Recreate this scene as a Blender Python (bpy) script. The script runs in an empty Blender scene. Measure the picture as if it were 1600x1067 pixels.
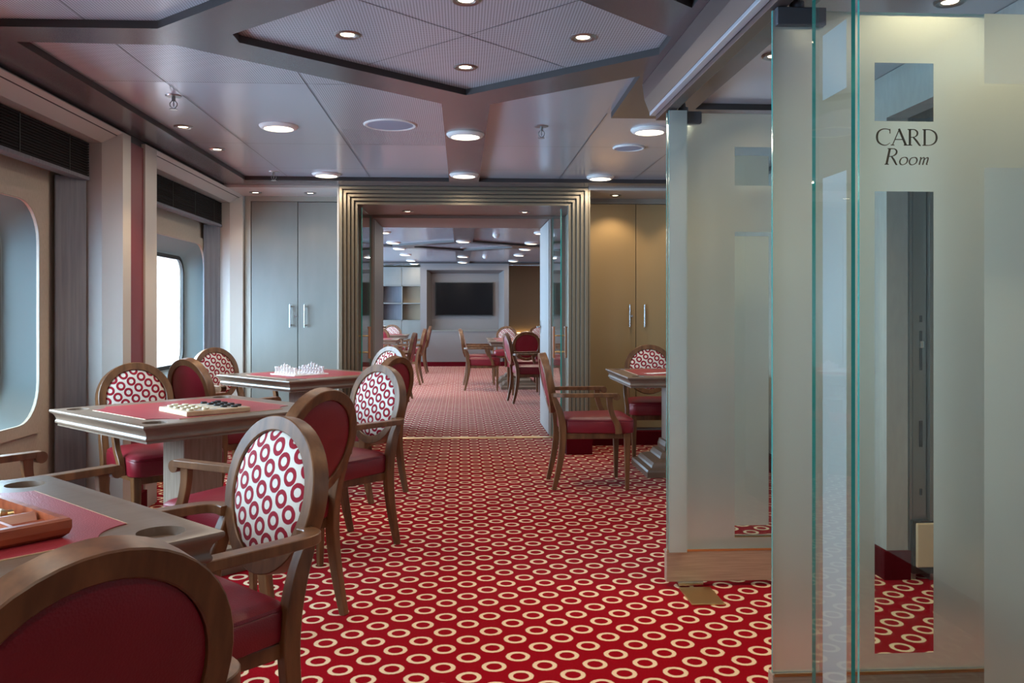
import bpy, bmesh, math, random
from mathutils import Vector, Matrix
R = math.radians
PI = math.pi
sc = bpy.context.scene
C = sc.collection

# ------------------------------------------------------------------ camera, view, sky
cam_d = bpy.data.cameras.new('camera')
cam = bpy.data.objects.new('camera', cam_d)
C.objects.link(cam)
cam.location = (0, 0, 1.22)
cam.rotation_euler = (R(90), 0, R(-3.33))
cam_d.sensor_width = 36
cam_d.lens = 1340 / 1600 * 36
cam_d.shift_y = -47.5 / 1600
cam_d.clip_start = 0.05
sc.camera = cam
sc.view_settings.view_transform = 'Standard'
sc.view_settings.look = 'None'
sc.view_settings.gamma = 1
sc.view_settings.use_curve_mapping = False
sc.view_settings.exposure = 0.0
sc.cycles.use_denoising = True
sc.cycles.max_bounces = 10
sc.cycles.diffuse_bounces = 5
sc.cycles.glossy_bounces = 4
sc.cycles.transmission_bounces = 8
sc.cycles.transparent_max_bounces = 16
sc.cycles.sample_clamp_indirect = 4

SKY = 32
w = bpy.data.worlds.new('sky')
sc.world = w
w.use_nodes = True
nt = w.node_tree
bg = nt.nodes['Background']
tc = nt.nodes.new('ShaderNodeTexCoord')
sx = nt.nodes.new('ShaderNodeSeparateXYZ')
mr = nt.nodes.new('ShaderNodeMapRange')
mr.inputs[1].default_value = -0.1
mr.inputs[2].default_value = 0.35
mixc = nt.nodes.new('ShaderNodeMix'); mixc.data_type = 'RGBA'
mixc.inputs[6].default_value = (0.44, 0.67, 1.0, 1)
mixc.inputs[7].default_value = (0.62, 0.80, 1.0, 1)
nt.links.new(tc.outputs['Generated'], sx.inputs[0])
nt.links.new(sx.outputs[2], mr.inputs[0])
nt.links.new(mr.outputs[0], mixc.inputs[0])
nt.links.new(mixc.outputs[2], bg.inputs[0])
bg.inputs[1].default_value = SKY

# ------------------------------------------------------------------ materials
def mat(name, col, rough=.5, metal=0, spec=.5, **kw):
    m = bpy.data.materials.new(name)
    m.use_nodes = True
    p = m.node_tree.nodes['Principled BSDF']
    p.inputs['Base Color'].default_value = (*col, 1)
    p.inputs['Roughness'].default_value = rough
    p.inputs['Metallic'].default_value = metal
    p.inputs['Specular IOR Level'].default_value = spec
    for k, v in kw.items():
        p.inputs[k.replace('_', ' ')].default_value = v
    return m

def N(m, typ, **kw):
    n = m.node_tree.nodes.new(typ)
    for k, v in kw.items():
        setattr(n, k, v)
    return n

def L(m, a, b):
    m.node_tree.links.new(a, b)

def noise_col(m, c1, c2, scale, stretch=(1, 1, 1), detail=4, bump=0, bdist=.001, rough=None):
    """two-tone procedural variation in object space, optional bump"""
    p = m.node_tree.nodes['Principled BSDF']
    t = N(m, 'ShaderNodeTexCoord'); mp = N(m, 'ShaderNodeMapping')
    mp.inputs['Scale'].default_value = stretch
    nz = N(m, 'ShaderNodeTexNoise')
    nz.inputs['Scale'].default_value = scale
    nz.inputs['Detail'].default_value = detail
    L(m, t.outputs['Object'], mp.inputs[0]); L(m, mp.outputs[0], nz.inputs['Vector'])
    r = N(m, 'ShaderNodeValToRGB')
    r.color_ramp.elements[0].position = .35; r.color_ramp.elements[1].position = .65
    r.color_ramp.elements[0].color = (*c1, 1); r.color_ramp.elements[1].color = (*c2, 1)
    L(m, nz.outputs['Fac'], r.inputs[0]); L(m, r.outputs[0], p.inputs['Base Color'])
    if bump:
        b = N(m, 'ShaderNodeBump'); b.inputs['Strength'].default_value = bump
        b.inputs['Distance'].default_value = bdist
        L(m, nz.outputs['Fac'], b.inputs['Height']); L(m, b.outputs[0], p.inputs['Normal'])
    return m

def vmath(m, op, a=None, b=None):
    n = N(m, 'ShaderNodeVectorMath', operation=op)
    for i, x in enumerate((a, b)):
        if x is None: continue
        if isinstance(x, tuple): n.inputs[i].default_value = x
        else: L(m, x, n.inputs[i])
    return n

def smath(m, op, a=None, b=None, clamp=False):
    n = N(m, 'ShaderNodeMath', operation=op, use_clamp=clamp)
    for i, x in enumerate((a, b)):
        if x is None: continue
        if isinstance(x, (int, float)): n.inputs[i].default_value = x
        else: L(m, x, n.inputs[i])
    return n.outputs[0]

def ring_mask(m, vec, centre, period, r_out, r_in, soft, wob=0):
    """0..1 mask of rings on a staggered lattice; vec has its pattern in x,y"""
    flat = vmath(m, 'MULTIPLY', vec, (1, 1, 0)).outputs[0]
    if wob:
        nz = N(m, 'ShaderNodeTexNoise'); nz.inputs['Scale'].default_value = 90
        L(m, flat, nz.inputs['Vector'])
        w1 = vmath(m, 'SUBTRACT', nz.outputs['Color'], (.5, .5, .5)).outputs[0]
        w2 = vmath(m, 'MULTIPLY', w1, (wob, wob, 0)).outputs[0]
        flat = vmath(m, 'ADD', flat, w2).outputs[0]
    ds = []
    for k in (0, 1):
        c = (centre[0] - period[0] / 2 + k * period[0] / 2, centre[1] - period[1] / 2 + k * period[1] / 2, 0)
        a = vmath(m, 'SUBTRACT', flat, c).outputs[0]
        a = vmath(m, 'DIVIDE', a, (period[0], period[1], 1)).outputs[0]
        a = vmath(m, 'FRACTION', a).outputs[0]
        a = vmath(m, 'SUBTRACT', a, (.5, .5, 0)).outputs[0]
        a = vmath(m, 'MULTIPLY', a, (period[0], period[1], 0)).outputs[0]
        ds.append(vmath(m, 'LENGTH', a).outputs['Value'])
    d = smath(m, 'MINIMUM', ds[0], ds[1])
    mid, half = (r_out + r_in) / 2, (r_out - r_in) / 2
    e = smath(m, 'ABSOLUTE', smath(m, 'SUBTRACT', d, mid))
    mp = N(m, 'ShaderNodeMapRange', interpolation_type='SMOOTHSTEP')
    L(m, e, mp.inputs[0])
    mp.inputs[1].default_value = half - soft; mp.inputs[2].default_value = half + soft
    mp.inputs[3].default_value = 1; mp.inputs[4].default_value = 0
    return mp.outputs[0]

def mixrgb(m, fac, a, b):
    n = N(m, 'ShaderNodeMix', data_type='RGBA')
    L(m, fac, n.inputs[0])
    for i, x in ((6, a), (7, b)):
        if isinstance(x, tuple): n.inputs[i].default_value = (*x, 1)
        else: L(m, x, n.inputs[i])
    return n.outputs[2]

def make_carpet():
    m = mat('ring_carpet', (.4, .01, .02), .95, spec=.03)
    p = m.node_tree.nodes['Principled BSDF']
    t = N(m, 'ShaderNodeTexCoord')
    k = ring_mask(m, t.outputs['Object'], (.197, 2.861), (.1745, .1627),   .0425, .0268, .0020, .005)
    nz = N(m, 'ShaderNodeTexNoise'); nz.inputs['Scale'].default_value = 260; nz.inputs['Detail'].default_value = 2
    L(m, t.outputs['Object'], nz.inputs['Vector'])
    red = mixrgb(m, nz.outputs['Fac'], (.15, .0006, .004), (.36, .001, .010))
    crm = mixrgb(m, nz.outputs['Fac'], (.62, .46, .30), (.88, .70, .50))
    L(m, mixrgb(m, k, red, crm), p.inputs['Base Color'])
    p.inputs['Sheen Weight'].default_value = .10; p.inputs['Sheen Roughness'].default_value = .25
    b = N(m, 'ShaderNodeBump'); b.inputs['Strength'].default_value = .5; b.inputs['Distance'].default_value = .003
    L(m, smath(m, 'ADD', nz.outputs['Fac'], k), b.inputs['Height']); L(m, b.outputs[0], p.inputs['Normal'])
    return m

def make_ring_fabric():
    m = mat('ring_fabric', (.8, .75, .68), .8, spec=.2)
    p = m.node_tree.nodes['Principled BSDF']
    t = N(m, 'ShaderNodeTexCoord')
    # local y,z of the chair, turned a little
    s = N(m, 'ShaderNodeSeparateXYZ'); L(m, t.outputs['Object'], s.inputs[0])
    cb = N(m, 'ShaderNodeCombineXYZ'); L(m, s.outputs[1], cb.inputs[0]); L(m, s.outputs[2], cb.inputs[1])
    mp = N(m, 'ShaderNodeMapping'); mp.inputs['Rotation'].default_value = (0, 0, R(-46.3))
    L(m, cb.outputs[0], mp.inputs[0])
    k = ring_mask(m, mp.outputs[0], (.01, .02), (.1137, .052), .0248, .0120, .0010, .002)
    nz = N(m, 'ShaderNodeTexNoise'); nz.inputs['Scale'].default_value = 700
    L(m, t.outputs['Object'], nz.inputs['Vector'])
    wht = mixrgb(m, nz.outputs['Fac'], (.54, .49, .43), (.72, .67, .60))
    red = mixrgb(m, nz.outputs['Fac'], (.17, .006, .014), (.34, .012, .03))
    L(m, mixrgb(m, k, wht, red), p.inputs['Base Color'])
    b = N(m, 'ShaderNodeBump'); b.inputs['Strength'].default_value = .4; b.inputs['Distance'].default_value = .002
    L(m, k, b.inputs['Height']); L(m, b.outputs[0], p.inputs['Normal'])
    return m

def leather(name, c1, c2, rough):
    m = mat(name, c1, rough, spec=.5)
    noise_col(m, c1, c2, 3)
    p = m.node_tree.nodes['Principled BSDF']
    t = N(m, 'ShaderNodeTexCoord'); v = N(m, 'ShaderNodeTexVoronoi'); v.inputs['Scale'].default_value = 260
    L(m, t.outputs['Object'], v.inputs['Vector'])
    b = N(m, 'ShaderNodeBump'); b.inputs['Strength'].default_value = .35; b.inputs['Distance'].default_value = .0012
    L(m, v.outputs['Distance'], b.inputs['Height']); L(m, b.outputs[0], p.inputs['Normal'])
    return m

M = {}
M['carpet'] = make_carpet()
M['fabric'] = make_ring_fabric()
M['leather'] = leather('red_leather', (.17, .005, .014), (.21, .008, .02), .38)
M['inlay'] = leather('table_leather', (.25, .02, .03), (.31, .03, .04), .42)
M['wood'] = noise_col(mat('walnut', (.2, .1, .05), .36, spec=.6), (.092, .036, .013), (.185, .078, .030), 3.2, (9, 9, 1.2), 6, .12, .0008)
M['twood'] = noise_col(mat('table_wood', (.2, .12, .07), .34, spec=.9), (.135, .086, .058), (.165, .110, .078), 5, (2, 11, 2), 6)
M['column'] = noise_col(mat('column_wood', (.3, .25, .2), .4), (.26, .20, .16), (.36, .29, .24), 5, (14, 14, 1), 6)
M['mahogany'] = noise_col(mat('mahogany', (.3, .06, .02), .3, spec=.6), (.20, .035, .012), (.36, .085, .03), 3, (14, 2, 10), 5)
M['maple'] = noise_col(mat('maple', (.6, .42, .25), .4), (.50, .33, .19), (.68, .48, .30), 6, (3, 20, 3), 4)
M['greige'] = noise_col(mat('greige_panel', (.42, .38, .34), .55), (.37, .345, .32), (.41, .38, .35), 40, (1, 1, .3), 3)
M['casing'] = mat('casing_panel', (.50, .46, .42), .42)
M['beige'] = noise_col(mat('beige_vinyl', (.5, .4, .3), .6), (.40, .33, .26), (.46, .38, .30), 180, (1, 1, .2), 3)
M['curtain'] = noise_col(mat('grey_curtain', (.2, .2, .22), .8), (.15, .155, .185), (.19, .19, .215), 60, (1, 1, .05), 3)
M['grp'] = mat('window_surround', (.20, .255, .265), .6)
M['redpanel'] = mat('red_panel', (.17, .022, .03), .5)
M['redbase'] = noise_col(mat('red_plinth', (.2, .01, .015), .9, spec=.1), (.065, .001, .004), (.10, .002, .007), 300)
M['cab'] = noise_col(mat('grey_cabinet', (.36, .37, .34), .42), (.165, .165, .152), (.18, .178, .165), 8, (1, 1, .3), 3)
M['cabdark'] = mat('cabinet_carcass', (.30, .28, .24), .5)
M['brown'] = mat('brown_panel', (.26, .19, .12), .5)
M['panel'] = mat('ceiling_panel', (.53, .54, .59), .17, .3, spec=.8)
M['beam'] = mat('ceiling_metal', (.19, .175, .185), .24, .55)
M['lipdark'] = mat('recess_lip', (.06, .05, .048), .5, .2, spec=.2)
M['doorpaint'] = mat('door_paint', (.29, .265, .25), .45)
M['dark'] = mat('dark_gap', (.015, .014, .013), .6)
M['chrome'] = mat('brushed_steel', (.62, .62, .62), .22, 1)
M['white'] = mat('white_enamel', (.80, .78, .74), .4)
M['clampm'] = mat('anodised_grey', (.09, .095, .11), .45, .5)
M['railm'] = mat('track_metal', (.20, .15, .14), .35, .8)
M['alu'] = mat('aluminium_lip', (.72, .74, .80), .3, .6)
M['brass'] = mat('brass', (.75, .52, .24), .28, 1)
M['bronze'] = mat('stepped_bronze_metal', (.24, .20, .145), .32, .45)
M['brownsof'] = mat('reveal_panel', (.27, .20, .17), .4, .2)
M['rail'] = noise_col(mat('rail_bronze', (.45, .33, .24), .35, .35), (.42, .33, .25), (.52, .42, .32), 6, (1, 1, 30), 4)
M['black'] = mat('screen_black', (.004, .004, .005), .12)
M['slat'] = mat('dark_slats', (.022, .018, .018), .8, spec=.1)
M['handlewood'] = mat('handle_wood', (.32, .13, .06), .3)
M['speaker'] = mat('speaker_grille', (.34, .36, .45), .55, .2)
M['steelfr'] = mat('door_steel', (.35, .34, .33), .3, .9)
M['cream'] = mat('cream_plastic', (.62, .46, .28), .5)
M['cardw'] = mat('card_white', (.85, .83, .80), .5)
M['fartrim'] = mat('taupe_panel', (.17, .15, .145), .5)
M['chessw'] = mat('frosted_crystal', (.88, .90, .94), .3)
M['chessc'] = mat('clear_crystal', (.78, .74, .80), .12, Transmission_Weight=.15)
M['draught_pale'] = mat('draught_pale', (.70, .60, .42), .4)
M['draught_black'] = mat('draught_black', (.012, .012, .014), .35)
M['boardsq'] = None
M['lettering'] = mat('etched_brown', (.10, .065, .03), .5)
M['greenedge'] = mat('glass_edge_green', (.02, .34, .30), .15, Transmission_Weight=.2)

def emit(name, col, s):
    m = bpy.data.materials.new(name); m.use_nodes = True
    nt = m.node_tree; nt.nodes.clear()
    e = nt.nodes.new('ShaderNodeEmission'); o = nt.nodes.new('ShaderNodeOutputMaterial')
    e.inputs[0].default_value = (*col, 1); e.inputs[1].default_value = s
    nt.links.new(e.outputs[0], o.inputs[0])
    return m
M['lamp'] = emit('lamp_diffuser', (1, .86, .62), 7)
M['bulb'] = emit('spot_bulb', (1, .82, .55), 14)
M['strip'] = emit('led_strip', (1, .62, .22), 8)

def checker(name, c1, c2, sq):
    m = mat(name, c1, .4)
    p = m.node_tree.nodes['Principled BSDF']
    t = N(m, 'ShaderNodeTexCoord'); ch = N(m, 'ShaderNodeTexChecker')
    mp = N(m, 'ShaderNodeMapping'); mp.inputs['Location'].default_value = (0, 0, .013)
    L(m, t.outputs['Object'], mp.inputs[0]); L(m, mp.outputs[0], ch.inputs['Vector'])
    ch.inputs['Scale'].default_value = 1 / sq
    ch.inputs['Color1'].default_value = (*c1, 1); ch.inputs['Color2'].default_value = (*c2, 1)
    L(m, ch.outputs['Color'], p.inputs['Base Color'])
    return m
M['boardsq'] = checker('draught_squares', (.66, .50, .33), (.42, .36, .32), .035)
M['chesssq'] = checker('chess_squares', (.62, .60, .62), (.34, .33, .36), .034)

# perforated ceiling panels: small dots, as bump + darker holes
def perforate(m):
    p = m.node_tree.nodes['Principled BSDF']
    t = N(m, 'ShaderNodeTexCoord')
    a = vmath(m, 'DIVIDE', t.outputs['Object'], (.011, .011, 1)).outputs[0]
    a = vmath(m, 'FRACTION', a).outputs[0]
    a = vmath(m, 'SUBTRACT', a, (.5, .5, 0)).outputs[0]
    a = vmath(m, 'MULTIPLY', a, (1, 1, 0)).outputs[0]
    d = vmath(m, 'LENGTH', a).outputs['Value']
    mp = N(m, 'ShaderNodeMapRange', interpolation_type='SMOOTHSTEP'); L(m, d, mp.inputs[0])
    mp.inputs[1].default_value = .22; mp.inputs[2].default_value = .34
    L(m, mixrgb(m, mp.outputs[0], (.20, .19, .20), (.53, .54, .58)), p.inputs['Base Color'])
M['perf'] = mat('perforated_panel', (.60, .57, .57), .27, .25, spec=.8)
perforate(M['perf'])

# glass
def glass_clear(name, tint=(.93, .97, .95)):
    m = bpy.data.materials.new(name); m.use_nodes = True
    nt = m.node_tree; nt.nodes.clear()
    o = nt.nodes.new('ShaderNodeOutputMaterial'); mx = nt.nodes.new('ShaderNodeMixShader')
    tr = nt.nodes.new('ShaderNodeBsdfTransparent'); gl = nt.nodes.new('ShaderNodeBsdfGlossy')
    fr = nt.nodes.new('ShaderNodeFresnel')
    ge = nt.nodes.new('ShaderNodeNewGeometry'); ma = nt.nodes.new('ShaderNodeMapRange')
    ma.inputs[3].default_value = 1.45; ma.inputs[4].default_value = 1/1.45
    nt.links.new(ge.outputs['Backfacing'], ma.inputs[0]); nt.links.new(ma.outputs[0], fr.inputs[0])
    tr.inputs[0].default_value = (*tint, 1); gl.inputs['Roughness'].default_value = 0.0
    gl.inputs[0].default_value = (1, 1, 1, 1)
    nt.links.new(fr.outputs[0], mx.inputs[0]); nt.links.new(tr.outputs[0], mx.inputs[1]); nt.links.new(gl.outputs[0], mx.inputs[2])
    nt.links.new(mx.outputs[0], o.inputs[0])
    return m

def glass_frost(name, tint, rough=.55, ior=1.3, transl=.4, gloss=.10, diff=.12):
    m = bpy.data.materials.new(name); m.use_nodes = True
    nt = m.node_tree; nt.nodes.clear()
    o = nt.nodes.new('ShaderNodeOutputMaterial')
    rf = nt.nodes.new('ShaderNodeBsdfRefraction'); rf.inputs['Color'].default_value = (*tint, 1)
    rf.inputs['Roughness'].default_value = rough; rf.inputs['IOR'].default_value = ior
    tl = nt.nodes.new('ShaderNodeBsdfTranslucent'); tl.inputs[0].default_value = (*tint, 1)
    df = nt.nodes.new('ShaderNodeBsdfDiffuse'); df.inputs[0].default_value = (*tint, 1)
    gl = nt.nodes.new('ShaderNodeBsdfGlossy'); gl.inputs['Roughness'].default_value = .28
    def mix(a, b, f):
        n = nt.nodes.new('ShaderNodeMixShader'); n.inputs[0].default_value = f
        nt.links.new(a.outputs[0], n.inputs[1]); nt.links.new(b.outputs[0], n.inputs[2]); return n
    s = mix(rf, tl, transl); s = mix(s, df, diff); s = mix(s, gl, gloss)
    nt.links.new(s.outputs[0], o.inputs[0])
    return m
M['glass'] = glass_clear('clear_glass')
M['frost'] = glass_frost('frosted_glass', (.78, .84, .80), rough=.42, ior=1.35, transl=.30, diff=.10, gloss=.14)
M['frostblue'] = glass_frost('frosted_square', (.80, .86, .84), rough=.42, ior=1.35, transl=.35, diff=.35, gloss=.12)
M['seethru'] = None

# ------------------------------------------------------------------ mesh helpers
def obj(name, bm, m, parent=None, smooth=False, mats=None):
    me = bpy.data.meshes.new(name)
    bmesh.ops.recalc_face_normals(bm, faces=bm.faces)
    bm.to_mesh(me); bm.free()
    for x in (mats or [m]): me.materials.append(x)
    if smooth:
        for p in me.polygons: p.use_smooth = True
        for p in me.polygons:
            if abs(p.normal.z) > .9995: p.use_smooth = False
        try: me.set_sharp_from_angle(angle=R(30))
        except Exception: pass
    o = bpy.data.objects.new(name, me)
    C.objects.link(o)
    if parent: o.parent = parent
    return o

def tag(o, label, cat, group=None):
    o['label'] = label; o['category'] = cat
    if group: o['group'] = group
    return o

def thing(name, label, cat, loc=(0, 0, 0), rz=0, group=None):
    o = bpy.data.objects.new(name, None); C.objects.link(o)
    o.empty_display_size = .1
    o.location = loc; o.rotation_euler = (0, 0, rz)
    return tag(o, label, cat, group)

def struct(name, bm, m, parent=None, smooth=False, mats=None):
    o = obj(name, bm, m, parent, smooth, mats)
    if not parent: o['kind'] = 'structure'
    return o

def copy_tree(root, loc=None, rz=None):
    def cp(o, par):
        c = o.copy(); C.objects.link(c); c.parent = par
        for ch in [x for x in bpy.data.objects if x.parent == o]: cp(ch, c)
        return c
    c = cp(root, root.parent)
    if loc is not None: c.location = loc
    if rz is not None: c.rotation_euler = (0, 0, rz)
    return c

def box(bm, x0, x1, y0, y1, z0, z1, mi=0, bev=0):
    vs = [bm.verts.new(p) for p in ((x0,y0,z0),(x1,y0,z0),(x1,y1,z0),(x0,y1,z0),(x0,y0,z1),(x1,y0,z1),(x1,y1,z1),(x0,y1,z1))]
    fs = [bm.faces.new([vs[i] for i in q]) for q in ((3,2,1,0),(4,5,6,7),(0,1,5,4),(1,2,6,5),(2,3,7,6),(3,0,4,7))]
    for f in fs: f.material_index = mi
    if bev:
        es = {e for f in fs for e in f.edges}
        bmesh.ops.bevel(bm, geom=list(es), offset=bev, segments=2, affect='EDGES', profile=.5)
    return vs

def B(*a, **k):
    bm = bmesh.new(); box(bm, *a, **k); return bm

def cyl(bm, p, r, h, seg=24, axis='Z', r2=None, mi=0):
    r2 = r if r2 is None else r2
    ring = []
    for k, rr in ((0, r), (h, r2)):
        row = []
        for i in range(seg):
            a = 2 * PI * i / seg; c, s = rr * math.cos(a), rr * math.sin(a)
            v = {'Z': (c, s, k), 'Y': (c, k, s), 'X': (k, c, s)}[axis]
            row.append(bm.verts.new((p[0]+v[0], p[1]+v[1], p[2]+v[2])))
        ring.append(row)
    for i in range(seg):
        j = (i+1) % seg
        bm.faces.new((ring[0][i], ring[0][j], ring[1][j], ring[1][i])).material_index = mi
    bm.faces.new(ring[0][::-1]).material_index = mi; bm.faces.new(ring[1]).material_index = mi

def lathe(bm, prof, c=(0, 0, 0), seg=24, mi=0):
    rows = []
    for r, z in prof:
        if r < 1e-6: rows.append([bm.verts.new((c[0], c[1], c[2]+z))])
        else: rows.append([bm.verts.new((c[0]+r*math.cos(2*PI*i/seg), c[1]+r*math.sin(2*PI*i/seg), c[2]+z)) for i in range(seg)])
    for a, b in zip(rows, rows[1:]):
        for i in range(seg):
            j = (i+1) % seg
            if len(a) == 1 and len(b) == 1: continue
            if len(a) == 1: f = bm.faces.new((a[0], b[j], b[i]))
            elif len(b) == 1: f = bm.faces.new((a[i], a[j], b[0]))
            else: f = bm.faces.new((a[i], a[j], b[j], b[i]))
            f.material_index = mi

def fill_loops(bm, loops, to3, mi=0):
    """planar face(s) with holes; loops in 2D, to3 maps to 3D; returns vert rows"""
    rows, es = [], []
    for lp in loops:
        vs = [bm.verts.new(to3(*p)) for p in lp]
        rows.append(vs)
        for i in range(len(vs)): es.append(bm.edges.new((vs[i], vs[(i+1) % len(vs)])))
    r = bmesh.ops.triangle_fill(bm, use_beauty=True, use_dissolve=False, edges=es)
    for g in r['geom']:
        if isinstance(g, bmesh.types.BMFace): g.material_index = mi
    return rows

def slab(bm, loops, to3, d0, d1, mi=0, side_mi=None):
    a = fill_loops(bm, loops, lambda u, v: to3(u, v, d0), mi)
    b = fill_loops(bm, loops, lambda u, v: to3(u, v, d1), mi)
    for ra, rb in zip(a, b):
        for i in range(len(ra)):
            j = (i+1) % len(ra)
            bm.faces.new((ra[i], ra[j], rb[j], rb[i])).material_index = mi if side_mi is None else side_mi

XY = lambda u, v, d: (u, v, d)
YZ = lambda u, v, d: (d, u, v)
XZ = lambda u, v, d: (u, d, v)

def rect(u0, u1, v0, v1): return [(u0, v0), (u1, v0), (u1, v1), (u0, v1)]
def rrect(cu, cv, hu, hv, r, seg=8):
    o = []
    for sx_, sy_, a0 in ((1, 1, 0), (-1, 1, 90), (-1, -1, 180), (1, -1, 270)):
        for i in range(seg+1):
            a = R(a0 + 90*i/seg)
            o.append((cu + sx_*(hu-r) + r*math.cos(a), cv + sy_*(hv-r) + r*math.sin(a)))
    return o
def circle(cu, cv, r, seg=32): return [(cu+r*math.cos(2*PI*i/seg), cv+r*math.sin(2*PI*i/seg)) for i in range(seg)]

def loft(bm, rows, closed=True, cap=True, mi=0):
    vr = [[bm.verts.new(p) for p in row] for row in rows]
    n = len(vr[0])
    for a, b in zip(vr, vr[1:]):
        for i in range(n if closed else n-1):
            j = (i+1) % n
            bm.faces.new((a[i], a[j], b[j], b[i])).material_index = mi
    if cap:
        bm.faces.new(vr[0][::-1]).material_index = mi; bm.faces.new(vr[-1]).material_index = mi
    return vr

def sweep(bm, pts, wid, thk, up=(0, 0, 1), rnd=.16, sub=4):
    """rounded-rectangle bar along a smooth path; wid across (perp to up), thk along up-ish"""
    P = [Vector(p) for p in pts]
    n = len(P)
    def cr(p0, p1, p2, p3, t):
        return .5*((2*p1)+(-p0+p2)*t+(2*p0-5*p1+4*p2-p3)*t*t+(-p0+3*p1-3*p2+p3)*t**3)
    W = wid if isinstance(wid, (list, tuple)) else [wid]*n
    T = thk if isinstance(thk, (list, tuple)) else [thk]*n
    path, ws, ts = [], [], []
    for i in range(n-1):
        for k in range(sub):
            t = k/sub
            path.append(cr(P[max(i-1,0)], P[i], P[i+1], P[min(i+2,n-1)], t))
            ws.append(W[i]*(1-t)+W[i+1]*t); ts.append(T[i]*(1-t)+T[i+1]*t)
    path.append(P[-1]); ws.append(W[-1]); ts.append(T[-1])
    rows = []
    up = Vector(up)
    for i, p in enumerate(path):
        d = (path[min(i+1, len(path)-1)] - path[max(i-1, 0)]).normalized()
        side = d.cross(up).normalized(); u = side.cross(d).normalized()
        hw, ht = ws[i]/2, ts[i]/2
        r = min(hw, ht)*rnd
        row = []
        for a, b in rrect(0, 0, hw, ht, r, 1): row.append(p + side*a + u*b)
        rows.append(row)
    loft(bm, rows)

# ------------------------------------------------------------------ key sizes
XL, XR = -1.95, 2.35           # room sides
ZB, ZP, ZT = 2.27, 2.302, 2.40 # beam plane, panel plane, slab top
YB = -2.6                      # back wall (behind the camera)
YC = 7.8                       # cabinet front plane
FAR = 20.3

# ------------------------------------------------------------------ floor
struct('floor', B(-4.2, 4.2, YB-.1, FAR+.2, -.1, 0), M['carpet'])
th = struct('trim_1', B(-.93, .93, 8.21, 8.31, 0, .006, bev=.002), M['brass'])

# ------------------------------------------------------------------ ceiling: panel slab, lowered metal beams, seams
def ceiling_field(name, x0, x1, y0, y1, holes, main_mat):
    bm = bmesh.new()
    slab(bm, [rect(x0, x1, y0, y1)], XY, ZP, ZT)
    c = struct(name, bm, main_mat)
    return c

YM = 3.36
def mir(p): return (p[0], 2*YM - p[1])
hexa = [(.02, 4.18), (.805, 3.47), (.805, 3.25), (.02, 2.54), (-.87, 3.31), (-.87, 3.41)]
cellL = [(-.104, 6.98), (-.104, 4.356), (-1.13, 3.46), (-1.735, 3.45), (-1.735, 6.98)]
cellR = [(.135, 6.98), (.14, 4.36), (.795, 3.79), (.81, 4.63), (2.3, 4.63), (2.3, 6.98)]
cellL2 = [(-.104, -2.4), (-.104, 2.36), (-1.13, 3.26), (-1.735, 3.27), (-1.735, -2.4)]
cellR2 = [(.14, -2.4), (.14, 2.36), (.795, 2.93), (.81, 2.0), (.81, -2.4)]
cellS = [(1.21, -2.4), (1.21, 4.40), (2.3, 4.40), (2.3, -2.4)]
ceil = struct('ceiling', B(-2.6, 2.8, YB-.1, 7.5, ZP, ZT), M['panel'])
bm = bmesh.new()
cells = [cellL, cellR, cellL2, cellR2, cellS]
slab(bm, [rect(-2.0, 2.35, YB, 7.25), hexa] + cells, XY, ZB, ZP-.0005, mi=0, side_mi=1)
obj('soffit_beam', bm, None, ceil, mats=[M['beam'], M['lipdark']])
bm = bmesh.new()
slab(bm, [[(.02+(x-.02)*.997, YM+(y-YM)*.997) for x, y in hexa]], XY, ZP-.003, ZP-.0008)
obj('perforated_panel', bm, M['perf'], ceil)
bm = bmesh.new()
slab(bm, [[(-1.13, 3.462), (-1.733, 3.452), (-1.733, 4.12), (-.38, 4.12)]], XY, ZP-.003, ZP-.0008)
slab(bm, [[(-1.733, 3.268), (-1.13, 3.258), (-.106, 2.358), (-.106, 0), (-1.733, 0)]], XY, ZP-.003, ZP-.0008)
slab(bm, [[(-.106, 4.36), (-.38, 4.125), (-.72, 4.125), (-.72, 5.6), (-.106, 5.6)]], XY, ZP-.003, ZP-.0008)
obj('perforated_panel', bm, M['perf'], ceil)
def seam(bm, a, b, w_=.004, z=ZP-.0036):
    a, b = Vector(a), Vector(b); d = (b-a).normalized(); n = Vector((-d.y, d.x))*w_/2
    vs = [bm.verts.new((p.x, p.y, z)) for p in (a+n, b+n, b-n, a-n)]
    bm.faces.new(vs)
bm = bmesh.new()
for a, b in [((-1.395, 3.46), (-1.395, 6.98)), ((-.74, 3.81), (-.74, 6.98)), ((.79, 4.64), (.79, 6.98)), ((-1.73, 4.12), (-.38, 4.12)),
             ((-.11, 5.6), (-1.73, 5.6)), ((.14, 5.6), (2.3, 5.6)), ((.14, 6.55), (2.3, 6.55)), ((-.11, 6.55), (-1.73, 6.55)), ((1.4, 4.64), (1.4, 6.98)),
             ((.02, 3.36), (-.42, 3.79)), ((.02, 3.36), (-.43, 2.93)), ((.02, 3.36), (.46, 3.78)), ((.02, 3.36), (.44, 2.92)),
             ((-1.395, 3.26), (-1.395, 0)), ((1.21, 3.4), (2.3, 3.4)), ((-.74, 2.9), (-.74, 0))]:
    seam(bm, a, b)
obj('panel_seam', bm, M['dark'], ceil)
# trim along the window wall, and the small ceilings over the cabinets
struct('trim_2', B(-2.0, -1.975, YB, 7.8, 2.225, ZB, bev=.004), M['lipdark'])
struct('ceiling.001', B(-2.3, -1.03, 7.25, 7.95, 2.25, 2.36), M['casing'])
struct('ceiling.002', B(1.075, 2.35, 7.25, 7.95, 2.25, 2.36), M['casing'])
struct('ceiling.003', B(-1.03, 1.075, 7.20, 7.9, 2.272, 2.36), M['lipdark'])

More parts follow.
